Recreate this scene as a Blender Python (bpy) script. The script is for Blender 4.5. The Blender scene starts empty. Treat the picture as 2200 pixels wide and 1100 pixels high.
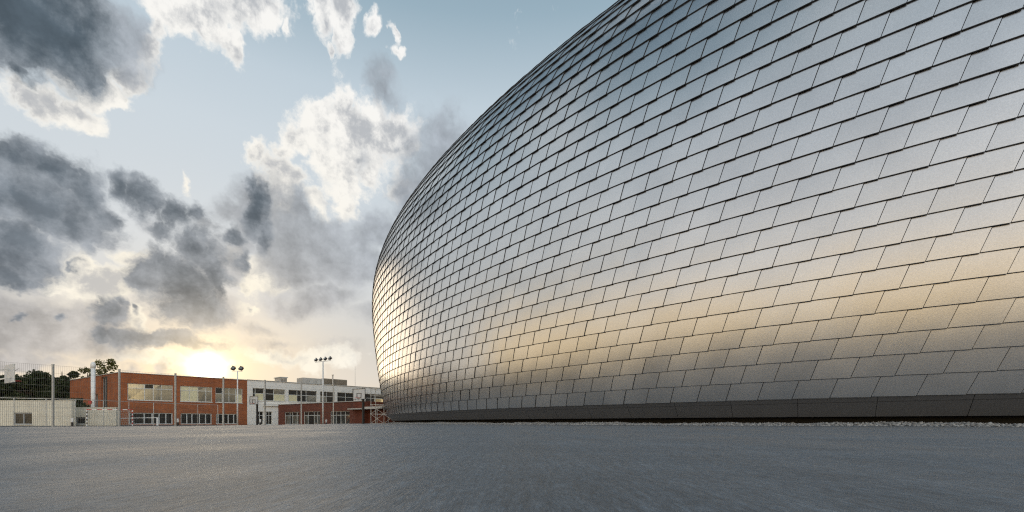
import bpy, math, random
import numpy as np
from mathutils import Vector

R = math.radians
random.seed(7)
rng = np.random.default_rng(11)
scene = bpy.context.scene
col = scene.collection

# ------------------------------------------------------------------ measured frame
FPX, CXP, HZ, EYE = 995.0, 1100.0, 908.0, 0.12      # focal length and horizon measured on the photograph, eye height (m)
COURT = -0.29                                       # the sports court lies lower than the plaza


def at(px, py, Y):
    """point at depth Y (m) that was measured at a pixel of the photograph"""
    return Vector(((px - CXP) / FPX * Y, Y, (HZ - py) / FPX * Y + EYE))


# ------------------------------------------------------------------ helpers
class MB:
    def __init__(s):
        s.v, s.f, s.m = [], [], []

    def quad(s, a, b, c, d, m=0):
        n = len(s.v)
        s.v += [tuple(a), tuple(b), tuple(c), tuple(d)]
        s.f.append((n, n + 1, n + 2, n + 3)); s.m.append(m)

    def box(s, x0, x1, y0, y1, z0, z1, m=0):
        n = len(s.v)
        s.v += [(x, y, z) for z in (z0, z1) for y in (y0, y1) for x in (x0, x1)]
        for f in ((0, 2, 3, 1), (4, 5, 7, 6), (0, 1, 5, 4), (2, 6, 7, 3), (0, 4, 6, 2), (1, 3, 7, 5)):
            s.f.append(tuple(n + i for i in f)); s.m.append(m)

    def bar(s, a, b, w, h=None, m=0):
        a, b = Vector(a), Vector(b)
        h = h or w
        d = (b - a).normalized()
        up = Vector((0, 0, 1)) if abs(d.z) < .95 else Vector((0, 1, 0))
        x = d.cross(up).normalized() * (w / 2)
        y = d.cross(x).normalized() * (h / 2)
        n = len(s.v)
        for p in (a, b):
            s.v += [tuple(p - x - y), tuple(p + x - y), tuple(p + x + y), tuple(p - x + y)]
        for f in ((3, 2, 1, 0), (4, 5, 6, 7), (0, 1, 5, 4), (1, 2, 6, 5), (2, 3, 7, 6), (3, 0, 4, 7)):
            s.f.append(tuple(n + i for i in f)); s.m.append(m)

    def tube(s, pts, rad, seg=10, m=0, cap=True):
        pts = [Vector(p) for p in pts]
        rs = rad if isinstance(rad, (list, tuple)) else [rad] * len(pts)
        n = len(s.v)
        for i, p in enumerate(pts):
            d = (pts[min(i + 1, len(pts) - 1)] - pts[max(i - 1, 0)]).normalized()
            up = Vector((0, 0, 1)) if abs(d.z) < .95 else Vector((0, 1, 0))
            x = d.cross(up).normalized(); y = d.cross(x).normalized()
            for k in range(seg):
                t = 2 * math.pi * k / seg
                s.v.append(tuple(p + (x * math.cos(t) + y * math.sin(t)) * rs[i]))
        for i in range(len(pts) - 1):
            for k in range(seg):
                k2 = (k + 1) % seg
                s.f.append((n + i * seg + k, n + i * seg + k2, n + (i + 1) * seg + k2, n + (i + 1) * seg + k)); s.m.append(m)
        if cap:
            s.f.append(tuple(n + k for k in range(seg - 1, -1, -1))); s.m.append(m)
            s.f.append(tuple(n + (len(pts) - 1) * seg + k for k in range(seg))); s.m.append(m)

    def build(s, name, mats, parent=None, smooth=False):
        me = bpy.data.meshes.new(name)
        me.from_pydata(s.v, [], s.f)
        for mt in (mats if isinstance(mats, (list, tuple)) else [mats]):
            me.materials.append(mt)
        me.polygons.foreach_set('material_index', s.m)
        if smooth:
            me.polygons.foreach_set('use_smooth', [True] * len(s.f))
        me.update()
        return link(name, me, parent)


def link(name, me, parent=None):
    o = bpy.data.objects.new(name, me)
    col.objects.link(o)
    o.parent = parent
    return o


def np_mesh(name, V, F, mat, parent=None, smooth=None):
    """V (n,3) array, F (m,4) array"""
    me = bpy.data.meshes.new(name)
    F = np.asarray(F, np.int32); k = F.shape[1]
    me.vertices.add(len(V)); me.vertices.foreach_set('co', np.asarray(V, np.float32).ravel())
    me.loops.add(F.size); me.loops.foreach_set('vertex_index', F.ravel())
    me.polygons.add(len(F)); me.polygons.foreach_set('loop_start', np.arange(len(F), dtype=np.int32) * k)
    if smooth is not None:
        me.polygons.foreach_set('use_smooth', np.asarray(smooth, bool))
    me.materials.append(mat)
    me.update(calc_edges=True); me.validate()
    return link(name, me, parent)


def empty(name, loc=(0, 0, 0), rz=0):
    o = bpy.data.objects.new(name, None)
    col.objects.link(o)
    o.location = loc; o.rotation_euler = (0, 0, rz)
    o.empty_display_size = .2
    return o


def tag(o, label=None, cat=None, group=None, kind=None):
    for k, v in (('label', label), ('category', cat), ('group', group), ('kind', kind)):
        if v: o[k] = v
    return o


def copy_tree(o, parent=None):
    c = o.copy(); col.objects.link(c); c.parent = parent
    for ch in list(o.children):
        copy_tree(ch, c)
    return c


# ------------------------------------------------------------------ materials
def mat(name, base, rough=.6, metal=0., spec=.5):
    m = bpy.data.materials.new(name); m.use_nodes = True
    b = m.node_tree.nodes['Principled BSDF']
    b.inputs['Base Color'].default_value = (*base, 1)
    b.inputs['Roughness'].default_value = rough
    b.inputs['Metallic'].default_value = metal
    b.inputs['Specular IOR Level'].default_value = spec
    return m


def N(nt, t, **kw):
    n = nt.nodes.new(t)
    for k, v in kw.items():
        if k.startswith('i_'):
            key = k[2:]
            n.inputs[int(key) if key.isdigit() else key.replace('_', ' ')].default_value = v
        else:
            setattr(n, k, v)
    return n


def noisy(name, c0, c1, scale, rough=.7, detail=6, metal=0., spec=.4, bump=0., bscale=None, stretch=(1, 1, 1), r2=None):
    """a material whose colour wanders between two tones with an object-space noise"""
    m = mat(name, c0, rough, metal, spec)
    nt = m.node_tree; b = nt.nodes['Principled BSDF']
    tc = N(nt, 'ShaderNodeTexCoord'); mp = N(nt, 'ShaderNodeMapping'); mp.inputs['Scale'].default_value = stretch
    nt.links.new(tc.outputs['Object'], mp.inputs['Vector'])
    no = N(nt, 'ShaderNodeTexNoise', i_Scale=scale, i_Detail=detail, i_Roughness=.62)
    nt.links.new(mp.outputs[0], no.inputs['Vector'])
    rp = N(nt, 'ShaderNodeValToRGB')
    rp.color_ramp.elements[0].position = .3; rp.color_ramp.elements[0].color = (*c0, 1)
    rp.color_ramp.elements[1].position = .7; rp.color_ramp.elements[1].color = (*c1, 1)
    nt.links.new(no.outputs['Fac'], rp.inputs['Fac']); nt.links.new(rp.outputs['Color'], b.inputs['Base Color'])
    if bump:
        n2 = N(nt, 'ShaderNodeTexNoise', i_Scale=bscale or scale * 4, i_Detail=5.)
        nt.links.new(mp.outputs[0], n2.inputs['Vector'])
        bp = N(nt, 'ShaderNodeBump', i_Strength=bump, i_Distance=.02)
        nt.links.new(n2.outputs['Fac'], bp.inputs['Height']); nt.links.new(bp.outputs['Normal'], b.inputs['Normal'])
    return m


M = {}
M['white_render'] = noisy('white_render', (.74, .72, .67), (.82, .80, .75), .7, .85, bump=.1)
M['garden_white'] = noisy('garden_white', (.60, .56, .46), (.74, .70, .58), .8, .85, bump=.15)
M['steel'] = noisy('galvanised_steel', (.42, .42, .40), (.55, .55, .52), 3., .55, metal=.6)
M['wire'] = mat('fence_wire', (.17, .165, .155), .55, .4)
M['white_steel'] = noisy('white_steel', (.72, .72, .70), (.82, .82, .80), 3., .45)
M['dark_steel'] = mat('dark_steel', (.035, .033, .032), .5, .2)
M['lamp_body'] = mat('lamp_body', (.06, .05, .045), .5, .3)
M['lamp_glass'] = mat('lamp_glass', (.35, .33, .3), .1, .6)
M['frame'] = mat('window_frame', (.62, .62, .58), .5)
M['frame_grey'] = mat('window_frame_grey', (.30, .31, .31), .5)
M['glass'] = noisy('reflective_glass', (.30, .31, .29), (.44, .45, .42), .35, .05, metal=.85)
M['glass_dark'] = noisy('dark_glass', (.014, .014, .013), (.035, .033, .028), .5, .08, spec=.35)
M['lit_pane'] = noisy('cream_lit_pane', (.62, .57, .36), (.72, .68, .46), .6, .8)  # opaque cream colour painted for warm light behind the glass
M['flashing'] = mat('roof_flashing', (.55, .54, .5), .5, .3)
M['roof'] = noisy('roof_felt', (.10, .10, .10), (.15, .15, .15), 1., .9)
M['duct'] = noisy('rooftop_duct', (.46, .44, .40), (.58, .55, .50), 2., .5, metal=.4)
M['louver'] = noisy('louver', (.20, .17, .13), (.30, .26, .20), 3., .6)
M['red'] = mat('signal_red', (.45, .04, .03), .5)
M['net'] = mat('net_cord', (.5, .5, .48), .8)
M['board'] = mat('hoop_board', (.62, .62, .61), .5)
M['bark'] = noisy('bark', (.05, .04, .03), (.09, .07, .05), 6., .9)
M['black_wall'] = noisy('black_base', (.012, .012, .013), (.02, .02, .02), 1., .8)


def brick(name, c0, c1, mortar):
    m = mat(name, c0, .8, 0, .25)
    nt = m.node_tree; b = nt.nodes['Principled BSDF']
    tc = N(nt, 'ShaderNodeTexCoord')
    sp = N(nt, 'ShaderNodeSeparateXYZ'); nt.links.new(tc.outputs['Object'], sp.inputs[0])
    ad = N(nt, 'ShaderNodeMath', operation='ADD'); nt.links.new(sp.outputs[0], ad.inputs[0]); nt.links.new(sp.outputs[1], ad.inputs[1])
    cb = N(nt, 'ShaderNodeCombineXYZ'); nt.links.new(ad.outputs[0], cb.inputs[0]); nt.links.new(sp.outputs[2], cb.inputs[1])
    br = N(nt, 'ShaderNodeTexBrick', i_Scale=1., i_Mortar_Size=.012, i_Bias=-.1)
    br.inputs['Brick Width'].default_value = .5; br.inputs['Row Height'].default_value = .15
    br.inputs['Color1'].default_value = (*c0, 1); br.inputs['Color2'].default_value = (*c1, 1); br.inputs['Mortar'].default_value = (*mortar, 1)
    nt.links.new(cb.outputs[0], br.inputs['Vector'])
    no = N(nt, 'ShaderNodeTexNoise', i_Scale=.6, i_Detail=5.); nt.links.new(tc.outputs['Object'], no.inputs['Vector'])
    mx = N(nt, 'ShaderNodeMix', data_type='RGBA', blend_type='MULTIPLY'); mx.inputs[0].default_value = .5
    rp = N(nt, 'ShaderNodeValToRGB'); rp.color_ramp.elements[0].color = (.45, .45, .45, 1); rp.color_ramp.elements[0].position = .3
    rp.color_ramp.elements[1].position = .7
    nt.links.new(no.outputs['Fac'], rp.inputs[0])
    nt.links.new(br.outputs['Color'], mx.inputs[6]); nt.links.new(rp.outputs[0], mx.inputs[7])
    nt.links.new(mx.outputs[2], b.inputs['Base Color'])
    return m


M['brick'] = brick('red_brick', (.43, .135, .045), (.32, .092, .032), (.22, .10, .055))
M['brick_dark'] = brick('dark_brick', (.24, .075, .045), (.17, .05, .03), (.12, .06, .04))


def foliage(name, c0, c1):
    m = mat(name, c0, .6, 0, .3)
    nt = m.node_tree; b = nt.nodes['Principled BSDF']
    g = N(nt, 'ShaderNodeNewGeometry')
    rp = N(nt, 'ShaderNodeValToRGB'); rp.color_ramp.elements[0].color = (*c0, 1); rp.color_ramp.elements[1].color = (*c1, 1)
    nt.links.new(g.outputs['Random Per Island'], rp.inputs[0]); nt.links.new(rp.outputs[0], b.inputs['Base Color'])
    tr = N(nt, 'ShaderNodeBsdfTranslucent'); nt.links.new(rp.outputs[0], tr.inputs['Color'])
    ms = N(nt, 'ShaderNodeMixShader'); ms.inputs[0].default_value = .35
    out = nt.nodes['Material Output']
    nt.links.new(b.outputs[0], ms.inputs[1]); nt.links.new(tr.outputs[0], ms.inputs[2]); nt.links.new(ms.outputs[0], out.inputs[0])
    return m


M['leaf_dark'] = foliage('leaf_dark', (.018, .028, .010), (.06, .08, .025))
M['leaf_olive'] = foliage('leaf_olive', (.08, .085, .02), (.17, .16, .04))


def metal_shingle():
    m = mat('embossed_metal', (.70, .70, .71), .34, 1., .5)
    nt = m.node_tree; b = nt.nodes['Principled BSDF']
    g = N(nt, 'ShaderNodeNewGeometry'); tc = N(nt, 'ShaderNodeTexCoord')
    # every sheet has its own slight tone and gloss
    rp = N(nt, 'ShaderNodeMapRange', i_To_Min=.96, i_To_Max=1.025); nt.links.new(g.outputs['Random Per Island'], rp.inputs[0])
    # stucco-embossed grain
    n1 = N(nt, 'ShaderNodeTexNoise', i_Scale=26., i_Detail=3., i_Roughness=.6); nt.links.new(tc.outputs['Object'], n1.inputs['Vector'])
    gr = N(nt, 'ShaderNodeMapRange', i_From_Min=.3, i_From_Max=.7, i_To_Min=.90, i_To_Max=1.06); nt.links.new(n1.outputs['Fac'], gr.inputs[0])
    # faint weathering clouds
    n2 = N(nt, 'ShaderNodeTexNoise', i_Scale=.55, i_Detail=5.); nt.links.new(tc.outputs['Object'], n2.inputs['Vector'])
    wr = N(nt, 'ShaderNodeMapRange', i_From_Min=.3, i_From_Max=.7, i_To_Min=.93, i_To_Max=1.04); nt.links.new(n2.outputs['Fac'], wr.inputs[0])
    a = N(nt, 'ShaderNodeMath', operation='MULTIPLY'); nt.links.new(rp.outputs[0], a.inputs[0]); nt.links.new(gr.outputs[0], a.inputs[1])
    a2 = N(nt, 'ShaderNodeMath', operation='MULTIPLY'); nt.links.new(a.outputs[0], a2.inputs[0]); nt.links.new(wr.outputs[0], a2.inputs[1])
    mx = N(nt, 'ShaderNodeVectorMath', operation='SCALE'); mx.inputs[0].default_value = (.69, .693, .695)
    nt.links.new(a2.outputs[0], mx.inputs['Scale']); nt.links.new(mx.outputs[0], b.inputs['Base Color'])
    rr = N(nt, 'ShaderNodeMapRange', i_To_Min=.26, i_To_Max=.33); nt.links.new(n2.outputs['Fac'], rr.inputs[0])
    nt.links.new(rr.outputs[0], b.inputs['Roughness'])
    bp = N(nt, 'ShaderNodeBump', i_Strength=.14, i_Distance=.006)
    nt.links.new(n1.outputs['Fac'], bp.inputs['Height']); nt.links.new(bp.outputs['Normal'], b.inputs['Normal'])
    return m


M['shingle'] = metal_shingle()
M['skirt'] = noisy('skirt_metal', (.20, .20, .205), (.25, .25, .255), 20., .5, metal=.7, bump=.1)
M['seam'] = mat('seam_shade', (.035, .036, .038), .7)  # dark tone paints the shade at shingle lips and side edges
M['underlay'] = mat('underlay', (.012, .012, .012), .8)


def concrete():
    m = mat('plaza_concrete', (.2, .2, .21), .8, 0, .5)
    nt = m.node_tree; b = nt.nodes['Principled BSDF']
    tc = N(nt, 'ShaderNodeTexCoord')

    def noise(scale, stretch=(1, 1, 1), rot=0, detail=8, rough=.6):
        mp = N(nt, 'ShaderNodeMapping'); mp.inputs['Scale'].default_value = stretch; mp.inputs['Rotation'].default_value = (0, 0, rot)
        nt.links.new(tc.outputs['Object'], mp.inputs['Vector'])
        n = N(nt, 'ShaderNodeTexNoise', i_Scale=scale, i_Detail=float(detail), i_Roughness=rough)
        nt.links.new(mp.outputs[0], n.inputs['Vector'])
        return n.outputs['Fac']

    def rng_(s, lo, hi, a=.3, c=.7):
        r = N(nt, 'ShaderNodeMapRange', i_From_Min=a, i_From_Max=c, i_To_Min=lo, i_To_Max=hi); nt.links.new(s, r.inputs[0]); return r.outputs[0]

    def mul(x, y):
        n = N(nt, 'ShaderNodeMath', operation='MULTIPLY'); nt.links.new(x, n.inputs[0]); nt.links.new(y, n.inputs[1]); return n.outputs[0]
    grain = noise(240, detail=4, rough=.7)
    speck = noise(60, (1, .35, 1), detail=6, rough=.7)
    broom = noise(46, (1, .07, 1), .12, 6, .7)          # broom finish, pulled away from the camera
    broom2 = noise(16, (1, .03, 1), -.10, 7, .7)
    broom3 = noise(120, (1, .09, 1), .05, 5, .7)
    fleck = noise(260, (1, .12, 1), 0, 3, .7)
    patch = noise(.9, (1, .35, 1), .3, 9, .65)
    stain = noise(3.2, (1, .25, 1), -.5, 8, .65)
    cross = noise(2.2, (.06, 1, 1), .22, 8, .7)
    tone = mul(mul(mul(rng_(grain, .62, 1.36), rng_(speck, .62, 1.36)), mul(mul(rng_(broom, .78, 1.22), rng_(broom2, .86, 1.13)), mul(rng_(broom3, .74, 1.27), rng_(fleck, .70, 1.30)))),
               mul(mul(rng_(patch, .74, 1.24), rng_(stain, .78, 1.2)), rng_(cross, .82, 1.16)))
    brush = broom
    sc = N(nt, 'ShaderNodeVectorMath', operation='SCALE'); sc.inputs[0].default_value = (.088, .108, .128)
    nt.links.new(tone, sc.inputs['Scale']); nt.links.new(sc.outputs[0], b.inputs['Base Color'])
    nt.links.new(rng_(patch, .42, .62), b.inputs['Roughness'])
    b1 = N(nt, 'ShaderNodeBump', i_Strength=.3, i_Distance=.0015); nt.links.new(grain, b1.inputs['Height'])
    b2 = N(nt, 'ShaderNodeBump', i_Strength=.32, i_Distance=.006); nt.links.new(speck, b2.inputs['Height']); nt.links.new(b1.outputs[0], b2.inputs['Normal'])
    b3 = N(nt, 'ShaderNodeBump', i_Strength=.35, i_Distance=.01); nt.links.new(brush, b3.inputs['Height']); nt.links.new(b2.outputs[0], b3.inputs['Normal'])
    nt.links.new(b3.outputs[0], b.inputs['Normal'])
    return m


M['concrete'] = concrete()
M['court'] = noisy('court_asphalt', (.055, .055, .053), (.085, .083, .08), .5, .85, bump=.3, bscale=40)
M['stone'] = mat('pebble', (.3, .3, .3), .8)
_nt = M['stone'].node_tree
_g = N(_nt, 'ShaderNodeNewGeometry'); _r = N(_nt, 'ShaderNodeValToRGB')
_r.color_ramp.elements[0].color = (.16, .16, .16, 1); _r.color_ramp.elements[1].color = (.38, .38, .37, 1)
_nt.links.new(_g.outputs['Random Per Island'], _r.inputs[0]); _nt.links.new(_r.outputs[0], _nt.nodes['Principled BSDF'].inputs['Base Color'])

# ------------------------------------------------------------------ ground
g = MB(); g.quad((-3000, -3000, COURT), (3000, -3000, COURT), (3000, 3000, COURT), (-3000, 3000, COURT))
tag(g.build('ground', M['court']), kind='structure')
edge = [(-60, -60), (-60, 6), (-14.4, 13), (-11.6, 16.5), (-14.5, 34), (-19, 48), (-20, 70), (5, 110), (60, 130), (110, 110), (110, -60)]
p = MB(); n = len(edge)
p.v = [(x, y, 0.) for x, y in edge] + [(x, y, COURT - .05) for x, y in edge]
p.f = [tuple(range(n))][::-1] + [(i, i + n, (i + 1) % n + n, (i + 1) % n) for i in range(n)]
p.f[0] = tuple(range(n - 1, -1, -1)); p.m = [0] * len(p.f)
tag(p.build('plaza', M['concrete']), kind='structure')

# ------------------------------------------------------------------ the egg-shaped hall (fitted to the photograph's courses)
CX, CY, PHI, A0, B0 = 29.46478, 50.0, .7284599, 36.68977, 56.33411
S0, DS, OFF9 = 164.783112, -1.16800346, 0.0
ZC = (0.90674 + EYE, 6.6704, .2772, -.072, .0019)
RC = (.0759, -.0609, .0348, -.0082)
MIX = .51947
FA, FB = MIX * A0 + (1 - MIX) * 20, MIX * B0 + (1 - MIX) * 20
T = np.linspace(0, 2 * np.pi, 8001)
_s = np.hypot(-A0 * np.sin(T), B0 * np.cos(T))
ARC = np.concatenate([[0], np.cumsum(_s[:-1] * (T[1] - T[0]))])
PER = ARC[-1]
NT = 253
DSX = PER / NT


def prof(k):
    k = np.asarray(k, float)
    q = np.minimum(k, 30) / 10
    z = ZC[0] + ZC[1] * q + ZC[2] * q ** 2 + ZC[3] * q ** 3 + ZC[4] * q ** 4
    r = RC[0] * q + RC[1] * q ** 2 + RC[2] * q ** 3 + RC[3] * q ** 4
    return z, r


def ring(z, r, th):
    X = (A0 + r * FA) * np.cos(th); Y = (B0 + r * FB) * np.sin(th)
    c, s = math.cos(PHI), math.sin(PHI)
    return np.stack([CX + c * X - s * Y, CY + s * X + c * Y, np.broadcast_to(z, X.shape)], -1)


def theta(j):
    """angle of column j (columns are spaced evenly along the wall, j grows towards the left of the photograph)"""
    return np.interp((S0 - np.asarray(j, float) * DSX) % PER, ARC, T)


def surf(k, j):
    k, j = np.broadcast_arrays(np.asarray(k, float), np.asarray(j, float))
    z, r = prof(k)
    return ring(z, r, theta(j))


def normal(k, j):
    e = .02
    a = surf(np.asarray(k) + e, j) - surf(np.asarray(k) - e, j)
    b = surf(k, np.asarray(j) + e) - surf(k, np.asarray(j) - e)
    nn = np.cross(a, b)
    nn /= np.linalg.norm(nn, axis=-1, keepdims=True)
    c = np.array([CX, CY, 8.])
    sg = np.sign(((surf(k, j) - c) * nn).sum(-1, keepdims=True))
    return nn * sg


arena = empty('arena_hall', (CX, CY, 0))
tag(arena, 'huge egg-shaped hall clad in staggered silver metal shingles rising from the plaza', 'arena')
ROWS = 30
GAP = .009              # half joint, in column units
SHEAR = .20
SU, SV = 4, 3           # each sheet is a slightly pillowed grid
VV, FF, GG = [], [], []
base = 0
gu = np.linspace(0, 1, SU); gv = np.linspace(0, 1, SV)
for m in range(1, ROWS + 1):
    off = 0.0 if m % 2 == 0 else .5
    j0 = np.arange(NT) + off
    nt_ = len(j0)
    # u runs left to right as seen from the plaza (towards smaller j)
    U = gu[None, None, :]; Vv = gv[None, :, None]
    # the sheets are slanted: their upper edge is shifted to the right by a fifth of a sheet
    jj = j0[:, None, None] + (1 - GAP) - U * (1 - 2 * GAP) - SHEAR * Vv
    drop = .012 * U * (1 - Vv)                         # the lower right corner hangs a little lower
    kk = (m - 1) + .010 + Vv * .975 - drop / .708 + 0 * U
    P_ = surf(kk, jj); Nn = normal(kk, jj)
    c00 = rng.normal(0, .003, (nt_, 1, 1)); cu = rng.normal(0, .0045, (nt_, 1, 1)); cv = rng.normal(0, .0034, (nt_, 1, 1))
    pil = .007 * np.sin(np.pi * U) * np.sin(np.pi * (Vv * .9 + .05))
    # lapped below and to the right, like scales
    h = (.012 + .055 * (1 - Vv) + .026 * U + pil +
        np.clip(c00 + cu * (U - .5) + cv * (Vv - .5), -.010, .012))
    Q = P_ + Nn * h[..., None]
    nv = SU * SV
    V1 = Q.reshape(nt_, nv, 3)
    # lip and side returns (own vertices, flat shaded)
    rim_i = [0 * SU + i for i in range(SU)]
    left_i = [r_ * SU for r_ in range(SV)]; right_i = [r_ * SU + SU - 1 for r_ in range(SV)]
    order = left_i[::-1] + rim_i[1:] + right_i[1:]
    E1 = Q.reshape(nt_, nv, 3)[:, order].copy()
    kb = (m - 1) - .018 - .012 * gu[None, :] / .708 + 0 * j0[:, None]          # a dark strip under the lower edge paints the lap's shade
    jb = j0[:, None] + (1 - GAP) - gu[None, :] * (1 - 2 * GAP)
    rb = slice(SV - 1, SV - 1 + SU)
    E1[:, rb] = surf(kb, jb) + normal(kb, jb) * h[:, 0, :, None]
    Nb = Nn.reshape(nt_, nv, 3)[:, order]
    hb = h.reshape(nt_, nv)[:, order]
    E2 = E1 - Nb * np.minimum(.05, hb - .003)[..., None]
    block = np.concatenate([V1, E1, E2], 1)
    per = block.shape[1]; ne = len(order)
    f = []
    sm = []
    for r_ in range(SV - 1):
        for i in range(SU - 1):
            f.append((r_ * SU + i, r_ * SU + i + 1, (r_ + 1) * SU + i + 1, (r_ + 1) * SU + i)); sm.append(True)
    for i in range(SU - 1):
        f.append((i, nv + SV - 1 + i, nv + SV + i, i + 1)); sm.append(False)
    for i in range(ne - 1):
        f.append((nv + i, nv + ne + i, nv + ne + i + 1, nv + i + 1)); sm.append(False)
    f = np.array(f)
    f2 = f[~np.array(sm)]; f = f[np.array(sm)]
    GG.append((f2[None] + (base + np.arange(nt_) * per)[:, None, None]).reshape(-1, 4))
    FF.append((f[None] + (base + np.arange(nt_) * per)[:, None, None]).reshape(-1, 4)); pass
    VV.append(block.reshape(-1, 3)); base += nt_ * per
V_ = np.concatenate(VV) - np.array([CX, CY, 0])


def sub(F):
    u, inv = np.unique(F, return_inverse=True)
    return V_[u], inv.reshape(F.shape)


_v, _f = sub(np.concatenate(FF)); np_mesh('shingle_cladding', _v, _f, M['shingle'], arena, np.ones(len(_f), bool))
_v, _f = sub(np.concatenate(GG)); np_mesh('shaded_seams', _v, _f, M['seam'], arena, np.zeros(len(_f), bool))


def ringmesh(name, rings, mat_, smooth=True, npts=506, close_top=False):
    V = np.concatenate(rings) - np.array([CX, CY, 0]); F = []
    for i in range(len(rings) - 1):
        a = np.arange(npts); b = (a + 1) % npts
        F.append(np.stack([i * npts + b, i * npts + a, (i + 1) * npts + a, (i + 1) * npts + b], 1))
    F = np.concatenate(F)
    return np_mesh(name, V, F, mat_, arena, np.full(len(F), smooth))


jr = np.arange(506) * .5
rings = [surf(np.full(506, k), jr) - normal(np.full(506, k), jr) * .012 for k in np.linspace(-.3, ROWS, 62)]
ringmesh('underlay', rings, M['underlay'])
# roof cap above the shingles
zt, rt = prof(ROWS)
capr = []
for q in np.linspace(0, 1, 22):
    r_ = rt + (-1.24 - rt) * q
    z_ = zt + 17.7 * (1 - (1 - q) ** 2.2)
    capr.append(ring(np.full(506, z_), np.full(506, r_), theta(jr)))
ringmesh('roof_cap', capr, M['shingle'])
# dark skirt under the first course, in wide sheets, leaning inwards
ZB = .335
SKV, SKF = [], []
ns = NT // 2
for i in range(ns):
    ja = np.array([i * NT / ns + .33, (i + 1) * NT / ns + .33])
    g_ = .006
    us = np.linspace(ja[1] - g_, ja[0] + g_, 4)
    top = surf(np.full(4, -.022), us) + normal(np.full(4, .0), us) * .058
    z0_, r0_ = prof(0.)
    bot = ring(np.full(4, ZB), np.full(4, r0_ - .017), theta(us))
    mid = (top + bot) / 2
    bt = bot.copy() ; c_ = np.array([CX, CY, ZB]); d_ = (c_ - bot); d_[:, 2] = 0; d_ /= np.linalg.norm(d_, axis=1)[:, None]
    bt = bot + d_ * .05
    b_ = len(SKV) * 1
    n0 = sum(len(x) for x in SKV)
    SKV.append(np.concatenate([top, mid, bot, bt]))
    for r_ in range(3):
        for q in range(3):
            SKF.append((n0 + (r_ + 1) * 4 + q, n0 + (r_ + 1) * 4 + q + 1, n0 + r_ * 4 + q + 1, n0 + r_ * 4 + q))
np_mesh('skirt', np.concatenate(SKV) - np.array([CX, CY, 0]), SKF, M['skirt'], arena, np.zeros(len(SKF), bool))
z0_, r0_ = prof(0.)
ringmesh('base_wall', [ring(np.full(506, z), np.full(506, r0_ + dr), theta(jr)) for z, dr in ((-.02, -.046), (.45, -.046), (.46, -.02))], M['black_wall'], False)

# gravel strip round the foot of the hall
NS = 17000
jj = np.concatenate([rng.uniform(-8, 32, 10000), rng.uniform(20, 78, 7000)])
dr = rng.uniform(-.030, .011, NS)
Pc = np.concatenate([ring(np.zeros(1), np.array([r0_ + d]), theta(j_)[None]) for j_, d in zip(jj, dr)])
sz = rng.uniform(.018, .055, NS) * np.where(rng.random(NS) < .06, 1.5, 1)
BK = ([-.046, -.030, -.016, -.004, .004, .010], [.13, .15, .135, .08, .02, -.02])
wob = .75 + .3 * np.sin(jj * .9) * np.sin(jj * .37 + 1) + .12 * np.sin(jj * 4.1)
wob *= np.interp(jj, [0, 40], [.72, 1])
Pc[:, 2] = np.interp(dr, *BK) * wob + rng.uniform(-.012, .022, NS)
phi_g = (1 + 5 ** .5) / 2
ico = np.array([(-1, phi_g, 0), (1, phi_g, 0), (-1, -phi_g, 0), (1, -phi_g, 0), (0, -1, phi_g), (0, 1, phi_g), (0, -1, -phi_g), (0, 1, -phi_g), (phi_g, 0, -1), (phi_g, 0, 1), (-phi_g, 0, -1), (-phi_g, 0, 1)]) / 1.9
icf = np.array([(0, 11, 5), (0, 5, 1), (0, 1, 7), (0, 7, 10), (0, 10, 11), (1, 5, 9), (5, 11, 4), (11, 10, 2), (10, 7, 6), (7, 1, 8), (3, 9, 4), (3, 4, 2), (3, 2, 6), (3, 6, 8), (3, 8, 9), (4, 9, 5), (2, 4, 11), (6, 2, 10), (8, 6, 7), (9, 8, 1)])
VS = ico[None] * rng.uniform(.7, 1.3, (NS, 12, 1)) * sz[:, None, None] * rng.uniform(.7, 1.3, (NS, 1, 3)) * np.array([1, 1, .75]) + Pc[:, None]
FS = (icf[None] + (np.arange(NS) * 12)[:, None, None]).reshape(-1, 3)
jm = np.linspace(-12, 82, 480); BV = []
wobm = .75 + .3 * np.sin(jm * .9) * np.sin(jm * .37 + 1) + .12 * np.sin(jm * 4.1)
wobm *= np.interp(jm, [0, 40], [.72, 1])
for d_, z_ in zip(*BK):
    q = ring(np.zeros(480), np.full(480, r0_ + d_), theta(jm)); q[:, 2] = z_ * wobm - .012; BV.append(q)
BV = np.concatenate(BV); a_ = np.arange(479)
BF = np.concatenate([np.concatenate([np.stack([i * 480 + a_, i * 480 + a_ + 1, (i + 1) * 480 + a_], 1), np.stack([i * 480 + a_ + 1, (i + 1) * 480 + a_ + 1, (i + 1) * 480 + a_], 1)]) for i in range(len(BK[0]) - 1)])
VG = np.concatenate([VS.reshape(-1, 3), BV]); FG = np.concatenate([FS, BF + len(VS) * 12])
tag(np_mesh('gravel', VG, FG, M['stone']), 'strip of loose pale gravel along the foot of the silver hall', 'gravel', kind='stuff')

# ------------------------------------------------------------------ buildings
def frame_obj(name, p0, p1):
    d = (Vector(p1) - Vector(p0)).normalized()
    return empty(name, (p0[0], p0[1], COURT), math.atan2(d.y, d.x)), d


def to_t(p0, d, px):
    """distance along the wall line p0 + t d where the sight line of photograph column px meets it"""
    k = (px - CXP) / FPX
    return (k * p0[1] - p0[0]) / (d.x - k * d.y)


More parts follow.
